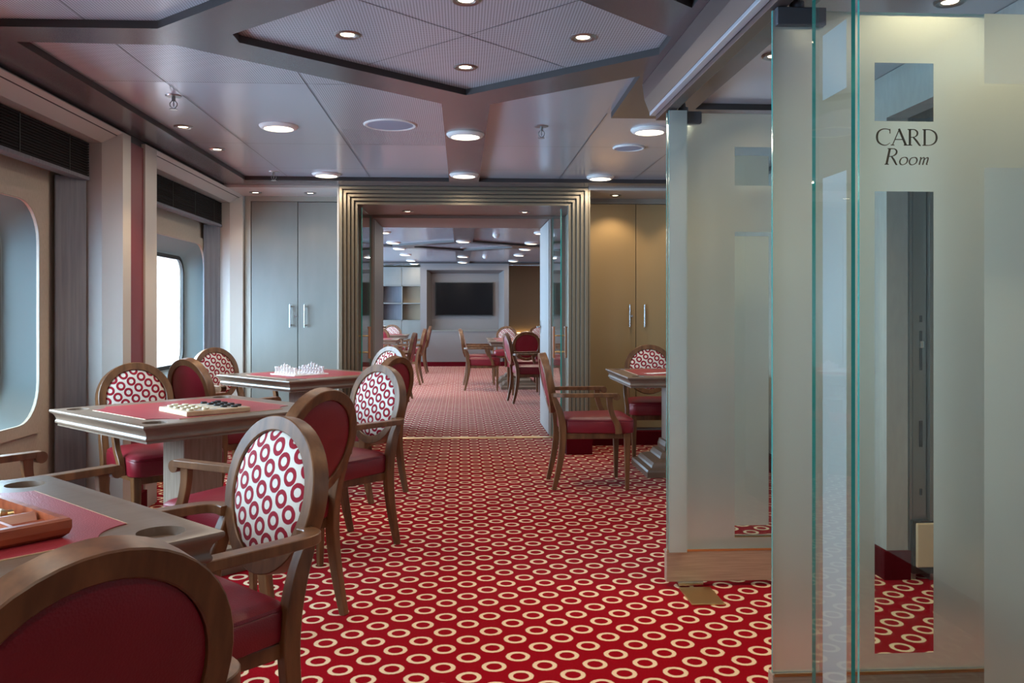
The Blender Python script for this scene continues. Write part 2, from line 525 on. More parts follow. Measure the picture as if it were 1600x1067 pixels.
# far-room ceiling
fc = struct('ceiling.004', B(-4.1, 4.1, 9.3, FAR+.1, ZP, ZT), M['panel'])
YF = 14.1
sh = YF - YM
bm = bmesh.new()
far_hex = [(.02, YF+.85), (.82, YF+.1), (.82, YF-.1), (.02, YF-.85), (-.78, YF-.1), (-.78, YF+.1)]
fl = [(-.12, 18.9), (-.12, YF+1.02), (-1.13, YF+.13), (-3.9, YF+.13), (-3.9, 18.9)]
fr_ = [(.16, 18.9), (.16, YF+1.02), (1.17, YF+.13), (3.9, YF+.13), (3.9, 18.9)]
fl2 = [(x, 2*YF-y) for x, y in fl]; fr2 = [(x, 2*YF-y) for x, y in fr_]
slab(bm, [rect(-4.05, 4.05, 9.32, 19.0), far_hex, fl, fr_, fl2, fr2], XY, ZB, ZP-.0005, side_mi=1)
obj('soffit_beam', bm, None, fc, mats=[M['beam'], M['lipdark']])

# ------------------------------------------------------------------ window wall (left) with deep niches and rounded ship windows
NICHES = [(.21, 2.35, 1.28), (2.90, 5.06, 3.84), (5.61, 7.76, 6.76)]
XN = -2.25
WINZ0, WINZ1, HW = .64, 1.79, .82
bm = bmesh.new()
holes = [rrect(yc, (WINZ0+WINZ1)/2, HW, (WINZ1-WINZ0)/2, .2) for _, _, yc in NICHES]
slab(bm, [rect(YB, 8.0, 0, 2.3)] + holes, YZ, XN-.03, XN)
wl = struct('wall_left', bm, M['beige'])
# piers between the niches and wall behind the camera
bm = bmesh.new()
for a, b in [(YB, .09), (2.47, 2.78), (5.18, 5.49), (7.88, 8.0)]:
    box(bm, XN, -1.985, a, b, 0, 2.25)
box(bm, XN, -1.985, YB, 8.0, 2.25, 2.3)
struct('wall_left.001', bm, M['greige'])
bm = bmesh.new()
for a, b in [(2.50, 2.73), (5.18, 5.41)]:
    box(bm, -1.985, -1.962, a+.004, b, 0, 2.222)
struct('trim_3', bm, M['redpanel'])
# picture-frame casings
for k, (a, b, yc) in enumerate(NICHES):
    bm = bmesh.new()
    f0, f1 = a-.12 if k < 2 else a-.20, b+.12     # outer edges
    if k == 0: f0 = a-.12
    xi, zi = -2.05, 2.18
    ya, yb_ = a+.045, b-.045
    prof = {  # rings of the U-shaped casing: (x, ynear, yfar, ztop)
        0: (-1.985, f0, f1, 2.25), 1: (XL, f0, f1, 2.25), 2: (XL, a, b, 2.245 if True else 0), 3: (xi, ya, yb_, zi), 4: (xi-.0, ya, yb_, zi), 5: (-2.115, ya, yb_, zi), 6: (XN, ya-.0, yb_, zi)}
    rows = []
    for j in (0, 1, 2, 3, 5, 6):
        x, y0, y1, zt = prof[j]
        if j in (1,): zt = 2.25
        rows.append([(x, y0, 0), (x, y0, zt), (x, y1, zt), (x, y1, 0)])
    loft(bm, rows, closed=False, cap=False)
    struct('trim_%d' % (4+k), bm, M['casing'])
    # side curtains tucked in the niche
    for yy, sgn in ((yb_, 1), (ya, -1)):
        bm = bmesh.new()
        n = 14
        rows = []
        for i in range(n+1):
            t = i/n
            y = yy - sgn*(.02 + .17*t); x = -2.128 - .09*t + .0025*math.sin(t*PI*7)
            rows.append([(x, y, .02), (x-.006, y, .02), (x-.006, y, 1.965), (x, y, 1.965)])
        loft(bm, rows)
        side = 'far' if sgn > 0 else 'near'
        o = obj('curtain', bm, M['curtain'], smooth=True)
        tag(o, 'grey fabric curtain at the %s side of the %s window niche' % (side, ['nearest', 'middle', 'farthest'][k]), 'curtain', 'grey window curtains')
    # blind
    nm = ['nearest', 'middle', 'farthest'][k]
    t = thing('wooden_blind', ['dark slatted blind drawn up over the window beside the camera', 'dark slatted blind drawn up over the big window at the left edge',
              'dark slatted blind drawn up above the far window beside the red panel'][k], 'blind', (0, 0, 0), 0, 'dark slatted blinds')
    bm = bmesh.new()
    for i in range(13):
        z = 1.985 + i*.0148
        box(bm, -2.175, -2.118, ya+.006, yb_-.006, z, z+.0105)
    obj('slats', bm, M['slat'], t)
    obj('bottom_rail', B(-2.18, -2.114, ya+.005, yb_-.005, 1.962, 1.983, bev=.003), M['curtain'], t)
    for i in range(4):
        y = ya + (yb_-ya)*(.12+.253*i)
        obj('ladder_tape', B(-2.117, -2.115, y-.004, y+.004, 1.984, 2.175), M['dark'], t)
    # window: raised plate, moulded reveal, rubber seal, glass
    cz, hz = (WINZ0+WINZ1)/2, (WINZ1-WINZ0)/2
    wbm = bmesh.new()
    slab(wbm, [rect(yc-HW-.035, yc+HW+.035, WINZ0-.06, WINZ1+.055), rrect(yc, cz, HW, hz, .2)], YZ, XN, XN+.022)
    win = struct('window_%d' % (k+1), wbm, M['beige'])
    bm = bmesh.new()
    rows = []
    for x, d, r in ((XN+.024, .0, .2), (XN+.018, -.006, .2), (XN-.01, .012, .19), (XN-.06, .06, .17), (XN-.115, .10, .15), (XN-.125, .125, .14)):
        rows.append([(x, y, z) for y, z in rrect(yc, cz, HW-d, hz-d, r)])
    loft(bm, rows, cap=False)
    obj('window_reveal', bm, M['grp'], win, smooth=True)
    bm = bmesh.new()
    slab(bm, [rrect(yc, cz, HW-.11, hz-.11, .145), rrect(yc, cz, HW-.14, hz-.14, .12)], YZ, XN-.135, XN-.118)
    obj('window_seal', bm, M['dark'], win)
    bm = bmesh.new()
    slab(bm, [rrect(yc, cz, HW-.10, hz-.10, .15)], YZ, XN-.146, XN-.136)
    obj('window_pane', bm, M['glass'], win)
    bm = bmesh.new()   # hull outside the glass
    rows = []
    for x, d, r in ((XN-.148, .13, .13), (XN-.17, .135, .12)):
        rows.append([(x, y, z) for y, z in rrect(yc, cz, HW-d, hz-d, r)])
    loft(bm, rows, cap=False)
    slab(bm, [rect(yc-1.1, yc+1.1, -.1, 2.4), rrect(yc, cz, HW-.13, hz-.13, .13)], YZ, XN-.17, XN-.15)
    obj('hull_plate', bm, M['white'], win)
    pd = bpy.data.lights.new('sky_portal', 'AREA'); pd.shape = 'RECTANGLE'; pd.size = 2*(hz-.1); pd.size_y = 2*(HW-.1)
    pd.cycles.is_portal = True
    po = bpy.data.objects.new('sky_portal', pd); C.objects.link(po)
    po.location = (XN-.18, yc, cz); po.rotation_euler = (0, R(-90), 0)

# ------------------------------------------------------------------ other walls
struct('wall_back', B(-2.3, 2.7, YB-.1, YB, 0, 2.35), M['greige'])
bm = bmesh.new()   # right wall with the fire-door opening
slab(bm, [[(YB, 0), (2.55, 0), (2.55, 2.10), (3.80, 2.10), (3.80, 0), (4.6, 0), (4.6, 2.3), (YB, 2.3)]], YZ, 1.93, 2.03)
box(bm, 1.93, 2.45, 4.6, 4.7, 0, 2.3)
box(bm, 2.35, 2.45, 4.7, 7.95, 0, 2.3)
struct('wall_right', bm, M['greige'])
struct('wall_right.001', B(2.75, 2.85, YB, 4.6, 0, 2.3), M['beige'])
struct('wall_right.002', B(2.03, 2.75, 4.3, 4.4, 0, 2.3), M['beige'])
bm = bmesh.new()
box(bm, 1.912, 1.93, 3.80, 4.6, 0, .13); box(bm, 1.912, 2.035, 3.782, 3.80, 0, .13); box(bm, 1.912, 1.93, YB, 2.55, 0, .13)
box(bm, 2.332, 2.35, 4.7, 7.9, 0, .13); box(bm, 1.95, 2.35, 4.70, 4.715, 0, .13)
struct('baseboard_right', bm, M['redbase'])
struct('baseboard_left', B(XL-.03, XL+.012, 5.18, 5.41, 0, .12), M['redbase'])
# steel sliding fire door standing in its pocket
dr = struct('door_1', B(2.065, 2.115, 3.80, 3.87, 0.05, 2.10), M['steelfr'])
bm = bmesh.new()
box(bm, 2.033, 2.045, 3.79, 3.86, 0, 2.1); box(bm, 2.048, 2.062, 3.79, 3.87, 0, 2.1); box(bm, 2.12, 2.16, 3.775, 3.86, 0, 2.1); box(bm, 2.17, 2.26, 3.79, 3.86, 0, 2.1)
obj('door_track', bm, M['steelfr'], dr)
bm = bmesh.new(); box(bm, 2.082, 2.098, 3.798, 3.80, .60, .72); box(bm, 2.084, 2.096, 3.7975, 3.80, .95, 1.13); box(bm, 2.084, 2.096, 3.7975, 3.80, 1.17, 1.2); box(bm, 2.084, 2.096, 3.7975, 3.80, .38, .41)
obj('lock_slot', bm, M['dark'], dr)
obj('latch', B(2.081, 2.099, 3.786, 3.80, 1.05, 1.085, bev=.004), M['chrome'], dr)
obj('bottom_guide', B(2.052, 2.142, 3.76, 3.80, .06, .26, bev=.006), M['cream'], dr)
obj('guide_backing', B(2.037, 2.15, 3.772, 3.81, .03, .27), M['dark'], dr)

# dividing wall around the double doors
bm = bmesh.new()
box(bm, -4.1, -.935, 8.35, 9.3, 0, 2.3)
struct('wall_middle', bm, M['brownsof'])
struct('wall_middle.001', B(.935, 4.1, 8.35, 9.3, 0, 2.3), M['brownsof'])
struct('wall_middle.002', B(-.935, .935, 8.35, 9.3, 2.12, 2.3), M['brownsof'])
struct('wall_middle.003', B(-1.06, -1.0, 7.545, 8.35, 0, 2.14), M['casing'])
struct('wall_middle.004', B(1.0, 1.06, 7.545, 8.35, 0, 2.14), M['casing'])
struct('wall_middle.005', B(-1.03, 1.03, 7.5, 8.35, 2.142, 2.3), M['brownsof'])
# inner timber frame at the back of the porch
bm = bmesh.new()
slab(bm, [[(-1.0, 0), (-1.0, 2.141), (1.0, 2.141), (1.0, 0), (.855, 0), (.855, 2.115), (-.855, 2.115), (-.855, 0)]], XZ, 8.30, 8.36)
struct('trim_7', bm, M['brownsof'])
# stepped metal architrave
bm = bmesh.new()
OX0, OX1, IX0, IX1, OZ, IZ = -1.03, 1.075, -.90, .93, 2.272, 2.14
n = 5
for i in range(n):
    t0, t1 = i/n, (i+1)/n
    x0a, x0b = OX0+(IX0-OX0)*t0, OX0+(IX0-OX0)*t1
    x1a, x1b = OX1+(IX1-OX1)*t0, OX1+(IX1-OX1)*t1
    za, zb = OZ+(IZ-OZ)*t0, OZ+(IZ-OZ)*t1
    y = 7.25 + .05*i
    zb0 = .12
    g = .004
    slab(bm, [[(x0a+g, zb0), (x0a+g, za-g), (x1a-g, za-g), (x1a-g, zb0), (x1b+0, zb0), (x1b, zb), (x0b, zb), (x0b, zb0)]], XZ, y, 7.54)
struct('trim_8', bm, M['bronze'])
bm = bmesh.new()
g = .0
box(bm, OX0+.004, IX0-.002, 7.27, 7.53, .12, OZ-.12); box(bm, IX1+.002, OX1-.004, 7.27, 7.53, .12, OZ-.12)
bm.free()
bm = bmesh.new()
for i in range(1, n):
    t = i/n; y = 7.25 + .05*i - .001
    xl_, xr_, z_ = OX0+(IX0-OX0)*t, OX1+(IX1-OX1)*t, OZ+(IZ-OZ)*t
    box(bm, xl_-.004, xl_+.005, y, y+.04, .12, z_+.003); box(bm, xr_-.005, xr_+.004, y, y+.04, .12, z_+.003)
    box(bm, xl_, xr_, y, y+.04, z_-.005, z_+.004)
struct('trim_9', bm, M['dark'])
struct('trim_10', B(1.076, 1.09, 7.26, 7.8, .12, 2.25), M['bronze'])
struct('trim_11', B(-1.045, -1.031, 7.26, 7.8, .12, 2.25), M['casing'])
bm = bmesh.new()
box(bm, .885, 1.105, 7.235, 7.56, 0, .135); box(bm, -1.06, -.87, 7.235, 7.56, 0, .135)
struct('baseboard_middle', bm, M['redbase'])
bm = bmesh.new(); box(bm, 1.105, 2.35, 7.72, 7.81, 0, .125); box(bm, -1.95, -1.06, 7.72, 7.81, 0, .125)
struct('baseboard_front', bm, M['redbase'])

# ------------------------------------------------------------------ built-in cabinets either side of the doors
def cabinet(x0, x1, splits, handles, keyx, label, m):
    t = thing('built_in_cabinet', label, 'cabinet', ((x0+x1)/2, YC, 0), 0, 'tall built-in cabinets')
    cx = (x0+x1)/2
    bm = bmesh.new()
    box(bm, x0-cx, x1-cx, .025, .15, .12, 2.25)
    box(bm, x0-cx, x1-cx, .0, .03, 2.205, 2.25)
    box(bm, x0-cx, splits[0]-cx-.004, .0, .03, .12, 2.205)
    obj('carcass', bm, M['cabdark'], t)
    for i in range(len(splits)-1):
        a, b = splits[i]-cx+.003, splits[i+1]-cx-.003
        d = obj('cabinet_door', B(a, b, .0, .022, .15, 2.20, bev=.002), m, t)
        hx = handles[i]-cx
        bm = bmesh.new()
        cyl(bm, (hx, -.035, 1.075), .0085, .205, 12)
        cyl(bm, (hx, -.035, 1.095), .006, .036, 10, 'Y'); cyl(bm, (hx, -.035, 1.26), .006, .036, 10, 'Y')
        obj('handle', bm, M['chrome'], d, smooth=True)
    bm = bmesh.new(); cyl(bm, (keyx-cx, -.004, 1.175), .011, .006, 16, 'Y')
    obj('key_lock', bm, M['chrome'], t)
    return t
cabinet(-1.94, -1.045, [-1.885, -1.473, -1.052], [-1.535, -1.407], -1.492, 'grey tall built-in cabinet with two doors and bar handles left of doorway', M['cab'])
cabinet(1.092, 2.34, [1.10, 1.594, 2.08, 2.335], [1.53, 1.668, 2.28], 1.555, 'tan lit built-in cabinet with bar handles right of the doorway', mat('tan_cabinet', (.33, .235, .115), .4))

# ------------------------------------------------------------------ porch doors
def porch_glass(s):
    t = thing('glass_door', 'open glass door with wooden and brass pull handle at %s of the porch' % ('right' if s > 0 else 'left'), 'door', (.875*s, 7.56, 0), 0, 'open glass porch doors')
    bm = bmesh.new(); box(bm, -.005, .005, 0, .72, .02, 2.125)
    for f in bm.faces:
        if abs(f.calc_center_median().y) < .01 or f.calc_center_median().y > .71: f.material_index = 1
    obj('pane', bm, None, t, mats=[M['glass'], M['greenedge']])
    for sx_ in (-1, 1):
        bm = bmesh.new(); cyl(bm, (sx_*.055, .10, .80), .0125, .27, 14)
        cyl(bm, (sx_*.055, .10, 1.07), .016, .012, 14)
        h = obj('door_handle', bm, M['handlewood'], t, smooth=True)
        bm = bmesh.new()
        for z in (.855, 1.0): cyl(bm, (0 if sx_ > 0 else -.055, .10, z), .007, .055, 10, 'X')
        obj('handle_bracket', bm, M['brass'], h)
porch_glass(-1); porch_glass(1)
def leaf(s):
    t = thing('fire_door', 'open grey-brown fire door folded back against the %s of the passage' % ('right' if s > 0 else 'left'), 'door', (.868*s, 8.36, 0), 0, 'open fire doors of the passage')
    obj('door_leaf', B(-.022, .022, .01, .93, .01, 2.112, bev=.003), M['doorpaint'], t)
    obj('edge_plate', B(-.018, .018, .925, .932, .8, 1.3), M['steelfr'], t)
    bm = bmesh.new(); cyl(bm, (-.022*s-(.03 if s > 0 else 0), .86, 1.05), .010, .03, 12, 'X'); box(bm, -.06*s-.006, -.06*s+.006, .76, .87, 1.042, 1.058)
    obj('door_handle', bm, M['chrome'], t)
    bm = bmesh.new(); box(bm, -.026, -.022, .83, .88, .98, 1.12); box(bm, .022, .026, .83, .88, .98, 1.12)
    obj('lock_plate', bm, M['steelfr'], t)
leaf(-1); leaf(1)

# ------------------------------------------------------------------ far room shell
struct('wall_far', B(-4.2, 4.2, FAR, FAR+.1, 0, 2.3), M['brown'])
bm = bmesh.new()
slab(bm, [rect(9.3, FAR, 0, 2.3), rect(9.8, 12.6, .5, 2.1), rect(12.9, 15.8, .5, 2.1), rect(16.1, 19.0, .5, 2.1)], YZ, -4.2, -4.1)
struct('wall_left.002', bm, M['greige'])
for i, (a, b) in enumerate(((9.8, 12.6), (12.9, 15.8), (16.1, 19.0))):
    bm = bmesh.new(); slab(bm, [rect(a, b, .5, 2.1), rect(a+.05, b-.05, .55, 2.05)], YZ, -4.18, -4.08)
    wn = struct('window_%d' % (i+4), bm, M['casing'])
    obj('window_pane', B(-4.15, -4.14, a+.05, b-.05, .55, 2.05), M['glass'], wn)
    pd = bpy.data.lights.new('sky_portal', 'AREA'); pd.shape = 'RECTANGLE'; pd.size = 1.5; pd.size_y = b-a
    pd.cycles.is_portal = True
    po = bpy.data.objects.new('sky_portal', pd); C.objects.link(po)
    po.location = (-4.21, (a+b)/2, 1.275); po.rotation_euler = (0, R(-90), 0)
struct('wall_right.003', B(4.1, 4.2, 9.3, FAR, 0, 2.3), M['beige'])

# television wall
bm = bmesh.new()
YTV = 19.0
loops = [rect(-.916, 1.034, .78, 2.30), rect(-.78, .93, .80, 2.13)]
slab(bm, loops, XZ, YTV, YTV+.03)
rows = []
for y, d in ((YTV, 0), (YTV+.38, .10)):
    rows.append([(-.78+d, y, .80), (-.78+d, y, 2.13-d*.6), (.93-d, y, 2.13-d*.6), (.93-d, y, .80)])
loft(bm, rows, closed=False, cap=False)
box(bm, -.94, 1.06, YTV+.38, FAR, 0, 2.3)
struct('trim_12', bm, M['fartrim'])
bm = bmesh.new()
box(bm, -.78, .90, YTV-.02, YTV+.38, .10, .77)
t = thing('low_cabinet', 'long low grey cabinet below the television', 'cabinet')
obj('body', bm, M['fartrim'], t)
obj('cabinet_top', B(-.80, .92, YTV-.04, YTV+.38, .77, .80, bev=.004), M['cab'], t)
struct('baseboard_far', B(-.93, 1.05, YTV-.02, YTV+.03, 0, .098), M['redbase'])
t = thing('television', 'large black flat television mounted on the far wall', 'television', (.047, YTV+.38, 1.49))
obj('screen', B(-.635, .635, -.07, -.065, -.355, .36), M['black'], t)
obj('bezel', B(-.655, .655, -.064, -.004, -.375, .375, bev=.004), M['dark'], t)

# shelving unit left of the television
t = thing('shelving_unit', 'pale shelving unit with four open compartments left of the television', 'shelf', (0, FAR-.3, 0))
x0, x1 = -1.93, -.96
bm = bmesh.new()
def vx(u, v, y=20.0): return None
xs = [-2.9, -2.36, -1.85, -1.395, -.955]
box(bm, -2.9, -.94, .27, .295, .1, 2.25)
for x in xs: box(bm, x-.012, x+.012, .0, .28, .1, 2.25)
for z in (1.0, 1.40, 1.81): box(bm, -2.9, -.955, .0, .28, z-.012, z+.012)
obj('frame', bm, M['cab'], t)
for i in range(4):
    a, b = xs[i]+.014, xs[i+1]-.014
    obj('shelf_back', B(a, b, .255, .268, 1.015, 1.795), M['curtain'] if i % 2 == 0 else M['brown'], t)
    obj('door', B(a, b, -.01, .008, .12, .985, bev=.002), M['cab'], t)
    obj('door', B(a, b, -.01, .008, 1.825, 2.24, bev=.002), M['cab'], t)
# warm strip light behind the seat along the right part of the far wall
t = thing('wall_ledge', 'low ledge with warm glowing light strip on the brown far wall', 'ledge', (0, FAR, 0))
obj('ledge', B(1.08, 4.1, -.25, 0, 0, .70), M['brown'], t)
obj('light_strip', B(1.1, 4.05, -.06, -.03, .70, .715), M['strip'], t)

# ------------------------------------------------------------------ glass partition on the right
# overhead track
t = thing('sliding_track', 'long dark metal overhead track carrying the frosted glass panels', 'track', (0, 0, 0))
bm = bmesh.new()
loft(bm, [[(.835, y, ZB-.001), (.845, y, 2.20), (.868, y, 2.142), (.935, y, 2.142), (.945, y, ZB-.001)] for y in (-2.4, 3.94)])
obj('track_housing', bm, M['railm'], t)
obj('track_lip', B(.868, .896, -2.4, 3.935, 2.125, 2.1415, bev=.002), M['alu'], t)
obj('guide_channel', B(.898, .945, -2.4, 3.94, 2.106, 2.1415, bev=.002), M['railm'], t)

PW = .79
PZ0, PZ1 = .03, 2.10
def pane_mesh(wid, frosted_field, zlo=.162, gap=.0, wx=(.30, .469)):
    """one glass sheet: field + rectangles; frosted field with clear openings, or the reverse"""
    bm = bmesh.new()
    field, spot = (1, 0) if frosted_field else (0, 1)
    rects = [rect(wx[0], wx[1], .211, 1.573), rect(wx[0], wx[1], 1.780, 1.952)]
    th_ = .010
    # front face carries the frosting, rear face is plain glass, rims are the green edge
    a = fill_loops(bm, [rect(0, wid, zlo, PZ1)] + rects, lambda u, v: (u, 0, v), field)
    for r_ in rects:
        vs = [bm.verts.new((u, 0, v)) for u, v in r_]
        bm.faces.new(vs).material_index = spot
    vs = [bm.verts.new((u, th_, v)) for u, v in rect(0, wid, zlo, PZ1)]
    bm.faces.new(vs).material_index = 0
    b = a[0]
    for i in range(4):
        j = (i+1) % 4
        bm.faces.new((b[i], b[j], vs[j], vs[i])).material_index = 2
    return bm

def no_recalc(name, bm, parent, mats):
    me = bpy.data.meshes.new(name); bm.to_mesh(me); bm.free()
    for x in mats: me.materials.append(x)
    o = bpy.data.objects.new(name, me); C.objects.link(o); o.parent = parent
    return o

def glass_panel(x, y, label, rail=True, frosted=True, clamp=True, wid=PW, rz=0, name='glass_panel', wx=(.306, .485), group='frosted glass partition panels', gm=None, fm=None):
    t = thing(name, label, 'glass panel', (x, y, 0), rz, group)
    no_recalc('pane', pane_mesh(wid, frosted, wx=wx), t, [gm or M['glass'], fm or (M['frost'] if frosted else M['frostblue']), M['greenedge']])
    if rail:
        bm = B(-.005, wid, -.014, .026, .022, .162, bev=.003)
        obj('bottom_rail', bm, M['rail'], t)
        obj('rail_edge', B(0, wid, -.0155, -.0135, .156, .165), M['brass'], t)
        bm = B(.045, .16, -.02, .03, .004, .022, bev=.002)
        obj('floor_pivot', bm, M['chrome'], t)
    if clamp:
        k = obj('top_clamp', B(.006, .152, -.022, .032, 2.052, 2.104, bev=.003), M['clampm'], t)
        bm = bmesh.new(); cyl(bm, (.075,   .005, 2.104), .022, .02, 20); cyl(bm, (.075, .005, 2.124), .011, .02, 14)
        obj('pivot', bm, M['clampm'], k)
    return t
P1 = glass_panel(.907, 3.76, 'frosted glass panel with bronze foot rail standing farthest down the track')
P2 = glass_panel(.907, 2.46, 'tall frosted glass panel lettered CARD Room with clear cut-out windows')
bm = bmesh.new(); box(bm, 0, .01, 0, .35, .176, PZ1)
P1b = glass_panel(.975, 3.97, 'clear glass panel with frosted squares parked just behind the farthest frosted one', frosted=False, clamp=False, name='clear_glass_panel', wx=(.294, .469), group='clear glass panels')
P5 = glass_panel(.905, 3.71, 'thin strip of pale blue frosted glass at the corridor edge of the farthest frosted panel', frosted=False, clamp=False, wid=.08, rz=0, name='clear_glass_panel', wx=(.004, .05), group='clear glass panels', rail=False, gm=M['frostblue'])
P3 = glass_panel(.968, 2.04, 'clear glass panel with frosted squares nearest the camera at the right edge', frosted=False, clamp=False, name='clear_glass_panel', fm=M['frost'], wx=(.315, .485), group='clear glass panels')
P4 = glass_panel(.962, 2.05, 'narrow clear glass panel set edge-on with two pale blue frosted squares', frosted=False, clamp=False, wid=.226, rz=R(91), name='clear_glass_panel', wx=(.046, .182), group='clear glass panels', rail=False)
o = obj('floor_socket', B(.95, 1.09, 3.50, 3.72, 0, .007, bev=.002), M['brass'])
tag(o, 'small brass floor plate on the carpet beside the far glass panel', 'floor plate')
# second, free edge of glass P1 seen end-on at the corridor side
bm = bmesh.new()

# lettering on P2, drawn as tapered strokes
def stroke(bm, pts, ws, y=-.0012, sub=6):
    P = [Vector((p[0], p[1])) for p in pts]; n = len(P)
    if not isinstance(ws, (list, tuple)): ws = [ws]*n
    path, wv = [], []
    if n == 2: path, wv = P, list(ws)
    else:
        for i in range(n-1):
            for k in range(sub):
                t = k/sub
                p0, p1, p2, p3 = P[max(i-1, 0)], P[i], P[i+1], P[min(i+2, n-1)]
                path.append(.5*((2*p1)+(-p0+p2)*t+(2*p0-5*p1+4*p2-p3)*t*t+(-p0+3*p1-3*p2+p3)*t**3)); wv.append(ws[i]*(1-t)+ws[i+1]*t)
        path.append(P[-1]); wv.append(ws[-1])
    rows = []
    for i, p in enumerate(path):
        d = (path[min(i+1, len(path)-1)]-path[max(i-1, 0)]).normalized(); nn = Vector((-d.y, d.x))*wv[i]/2
        rows.append([(p.x+nn.x, y, p.y+nn.y), (p.x-nn.x, y, p.y-nn.y), (p.x-nn.x, y+.001, p.y-nn.y), (p.x+nn.x, y+.001, p.y+nn.y)])
    loft(bm, rows)
def glyph(bm, strokes, ox, oz, s, slant=0):
    for pts, ws in strokes:
        pp = [(ox+(x+slant*z)*s, oz+z*s) for x, z in pts]
        ww = [q*s for q in ws] if isinstance(ws, (list, tuple)) else ws*s
        stroke(bm, pp, ww)
TK, TN = .135, .055
gC = [([(.86, .80), (.84, .93), (.62, 1.0), (.36, .97), (.12, .80), (.04, .5), (.12, .2), (.36, .03), (.62, 0), (.86, .14)], [.03, .05, .05, .07, .11, .13, .11, .07, .05, .03]),
      ([(.865, .72), (.86, 1.0)], TN)]
gA = [([(.02, 0), (.46, 1.0)], TN), ([(.43, 1.02), (.88, 0)], TK), ([(.18, .36), (.70, .36)], TN), ([(-.08, .015), (.14, .015)], TN), ([(.74, .015), (1.0, .015)], TN)]
gR = [([(.14, 0), (.14, 1)], TK), ([(0, .985), (.30, .985)], TN), ([(.02, .015), (.28, .015)], TN), ([(.14, .97), (.42, .98), (.60, .85), (.60, .66), (.42, .52), (.16, .50)], [.04, .05, .10, .10, .05, .04]),
      ([(.34, .52), (.56, .28), (.74, .04), (.83, -.01)], [.08, .12, .10, .04])]
gD = [([(.14, 0), (.14, 1)], TK), ([(0, .985), (.32, .985)], TN), ([(.0, .015), (.32, .015)], TN), ([(.14, .98), (.50, .97), (.80, .80), (.90, .5), (.80, .2), (.50, .03), (.14, .02)], [.04, .05, .10, .13, .10, .05, .04])]
go = [([(.30, .46), (.10, .40), (.03, .2), (.12, .03), (.28, 0), (.46, .10), (.50, .28), (.42, .42), (.28, .46)], [.04, .06, .09, .08, .04, .06, .09, .08, .04])]
gm = [([(.06, .42), (.12, .44), (.10, .0)], [.03, .07, .08]), ([(.11, .28), (.24, .44), (.34, .42), (.34, .2), (.32, 0)], [.03, .05, .08, .08, .08]), ([(.34, .28), (.48, .44), (.58, .42), (.58, .2), (.56, .04), (.64, .02)], [.03, .05, .08, .08, .07, .03])]
bm = bmesh.new()
s = .0478
zc = 1.709
gx = .311
for g, dx in ((gC, 0), (gA, 1.0), (gR, 1.99), (gD, 2.93)):
    glyph(bm, g, gx+dx*s, zc, s)
s2 = .0475
zr = 1.652
for g, dx in ((gR, 0), (go, .92), (go, 1.53), (gm, 2.13)):
    glyph(bm, g, gx+.024+dx*s2, zr, s2, .22)
obj('lettering', bm, M['lettering'], P2)

# ------------------------------------------------------------------ ceiling fittings
def light(name, typ, loc, power, col=(1, .86, .68), **k):
    d = bpy.data.lights.new(name, typ); d.energy = power; d.color = col
    rot = k.pop('rot', (0, 0, 0))
    for a, v in k.items(): setattr(d, a, v)
    o = bpy.data.objects.new(name, d); C.objects.link(o); o.location = loc; o.rotation_euler = rot
    return o

POW_D, POW_S = 7, 14
def downlight(x, y, z, label, group, power=None, first=[None]):
    if first[0] is None:
        t = thing('ceiling_downlight', label, 'ceiling light', (x, y, z), 0, group)
        bm = bmesh.new(); lathe(bm, [(.112, 0), (.112, -.004), (.104, -.014), (.092, -.020), (.084, -.020), (.084, -.004), (.084, 0)], seg=40)
        obj('rim', bm, M['white'], t, smooth=True)
        bm = bmesh.new(); lathe(bm, [(0, -.019), (.05, -.0185), (.084, -.015)], seg=40)
        obj('diffuser', bm, M['lamp'], t, smooth=True)
        first[0] = t
    else:
        t = copy_tree(first[0], (x, y, z)); tag(t, label, 'ceiling light', group)
    light('downlight_lamp', 'AREA', (x, y, z-.03), power or POW_D, shape='DISK', size=.16)
    return t
gd = 'round white downlights in the card room ceiling'
downlight(-1.07, 5.08, ZP, 'round white lit downlight, nearer one in the left ceiling panel', gd)
downlight(-1.07, 6.84, ZP, 'round white lit downlight at the far end of the left ceiling panel', gd)
downlight(.019, 5.10, ZB, 'round white lit downlight in the brown centre beam, nearer of two', gd)
downlight(.015, 6.60, ZB, 'round white lit downlight in the centre beam just before the doorway', gd)
downlight(1.116, 5.06, ZP, 'round white lit downlight beside the top of the glass track', gd)
downlight(1.114, 6.87, ZP, 'round white lit downlight in front of the tan cabinet', gd)
for x, y, lb in ((-1.07, 1.70, 'round lit downlight above the foreground table'), (-1.07, 0.0, 'round lit downlight in the left ceiling beside the camera'),
                 (.019, 1.60, 'round lit downlight in the centre beam nearest the camera'), (.015, .1, 'round lit downlight in the centre beam over the camera')):
    downlight(x, y, ZP if x < -1 else ZB, lb, gd, 6)
gf = 'downlights in the far room ceiling'
ORD = ['nearest', 'second', 'third', 'fourth', 'farthest']
for y, o_ in ((12.9, 'nearest'), (16.5, 'middle'), (18.4, 'farthest')): downlight(.02, y, ZB, 'round lit downlight in the middle beam of the far room ceiling, %s of three' % o_, gf)
for k, y in enumerate((11.8, 13.6, 14.9, 16.5, 18.4)):
    downlight(-1.08, y, ZP, 'round lit downlight in the left row of the far room ceiling, %s of five' % ORD[k], gf)
    downlight(1.10, y, ZP, 'round lit downlight in the right row of the far room ceiling, %s of five' % ORD[k], gf)
downlight(-1.08, 19.6, ZP, 'round lit downlight over the pale shelving unit', gf)

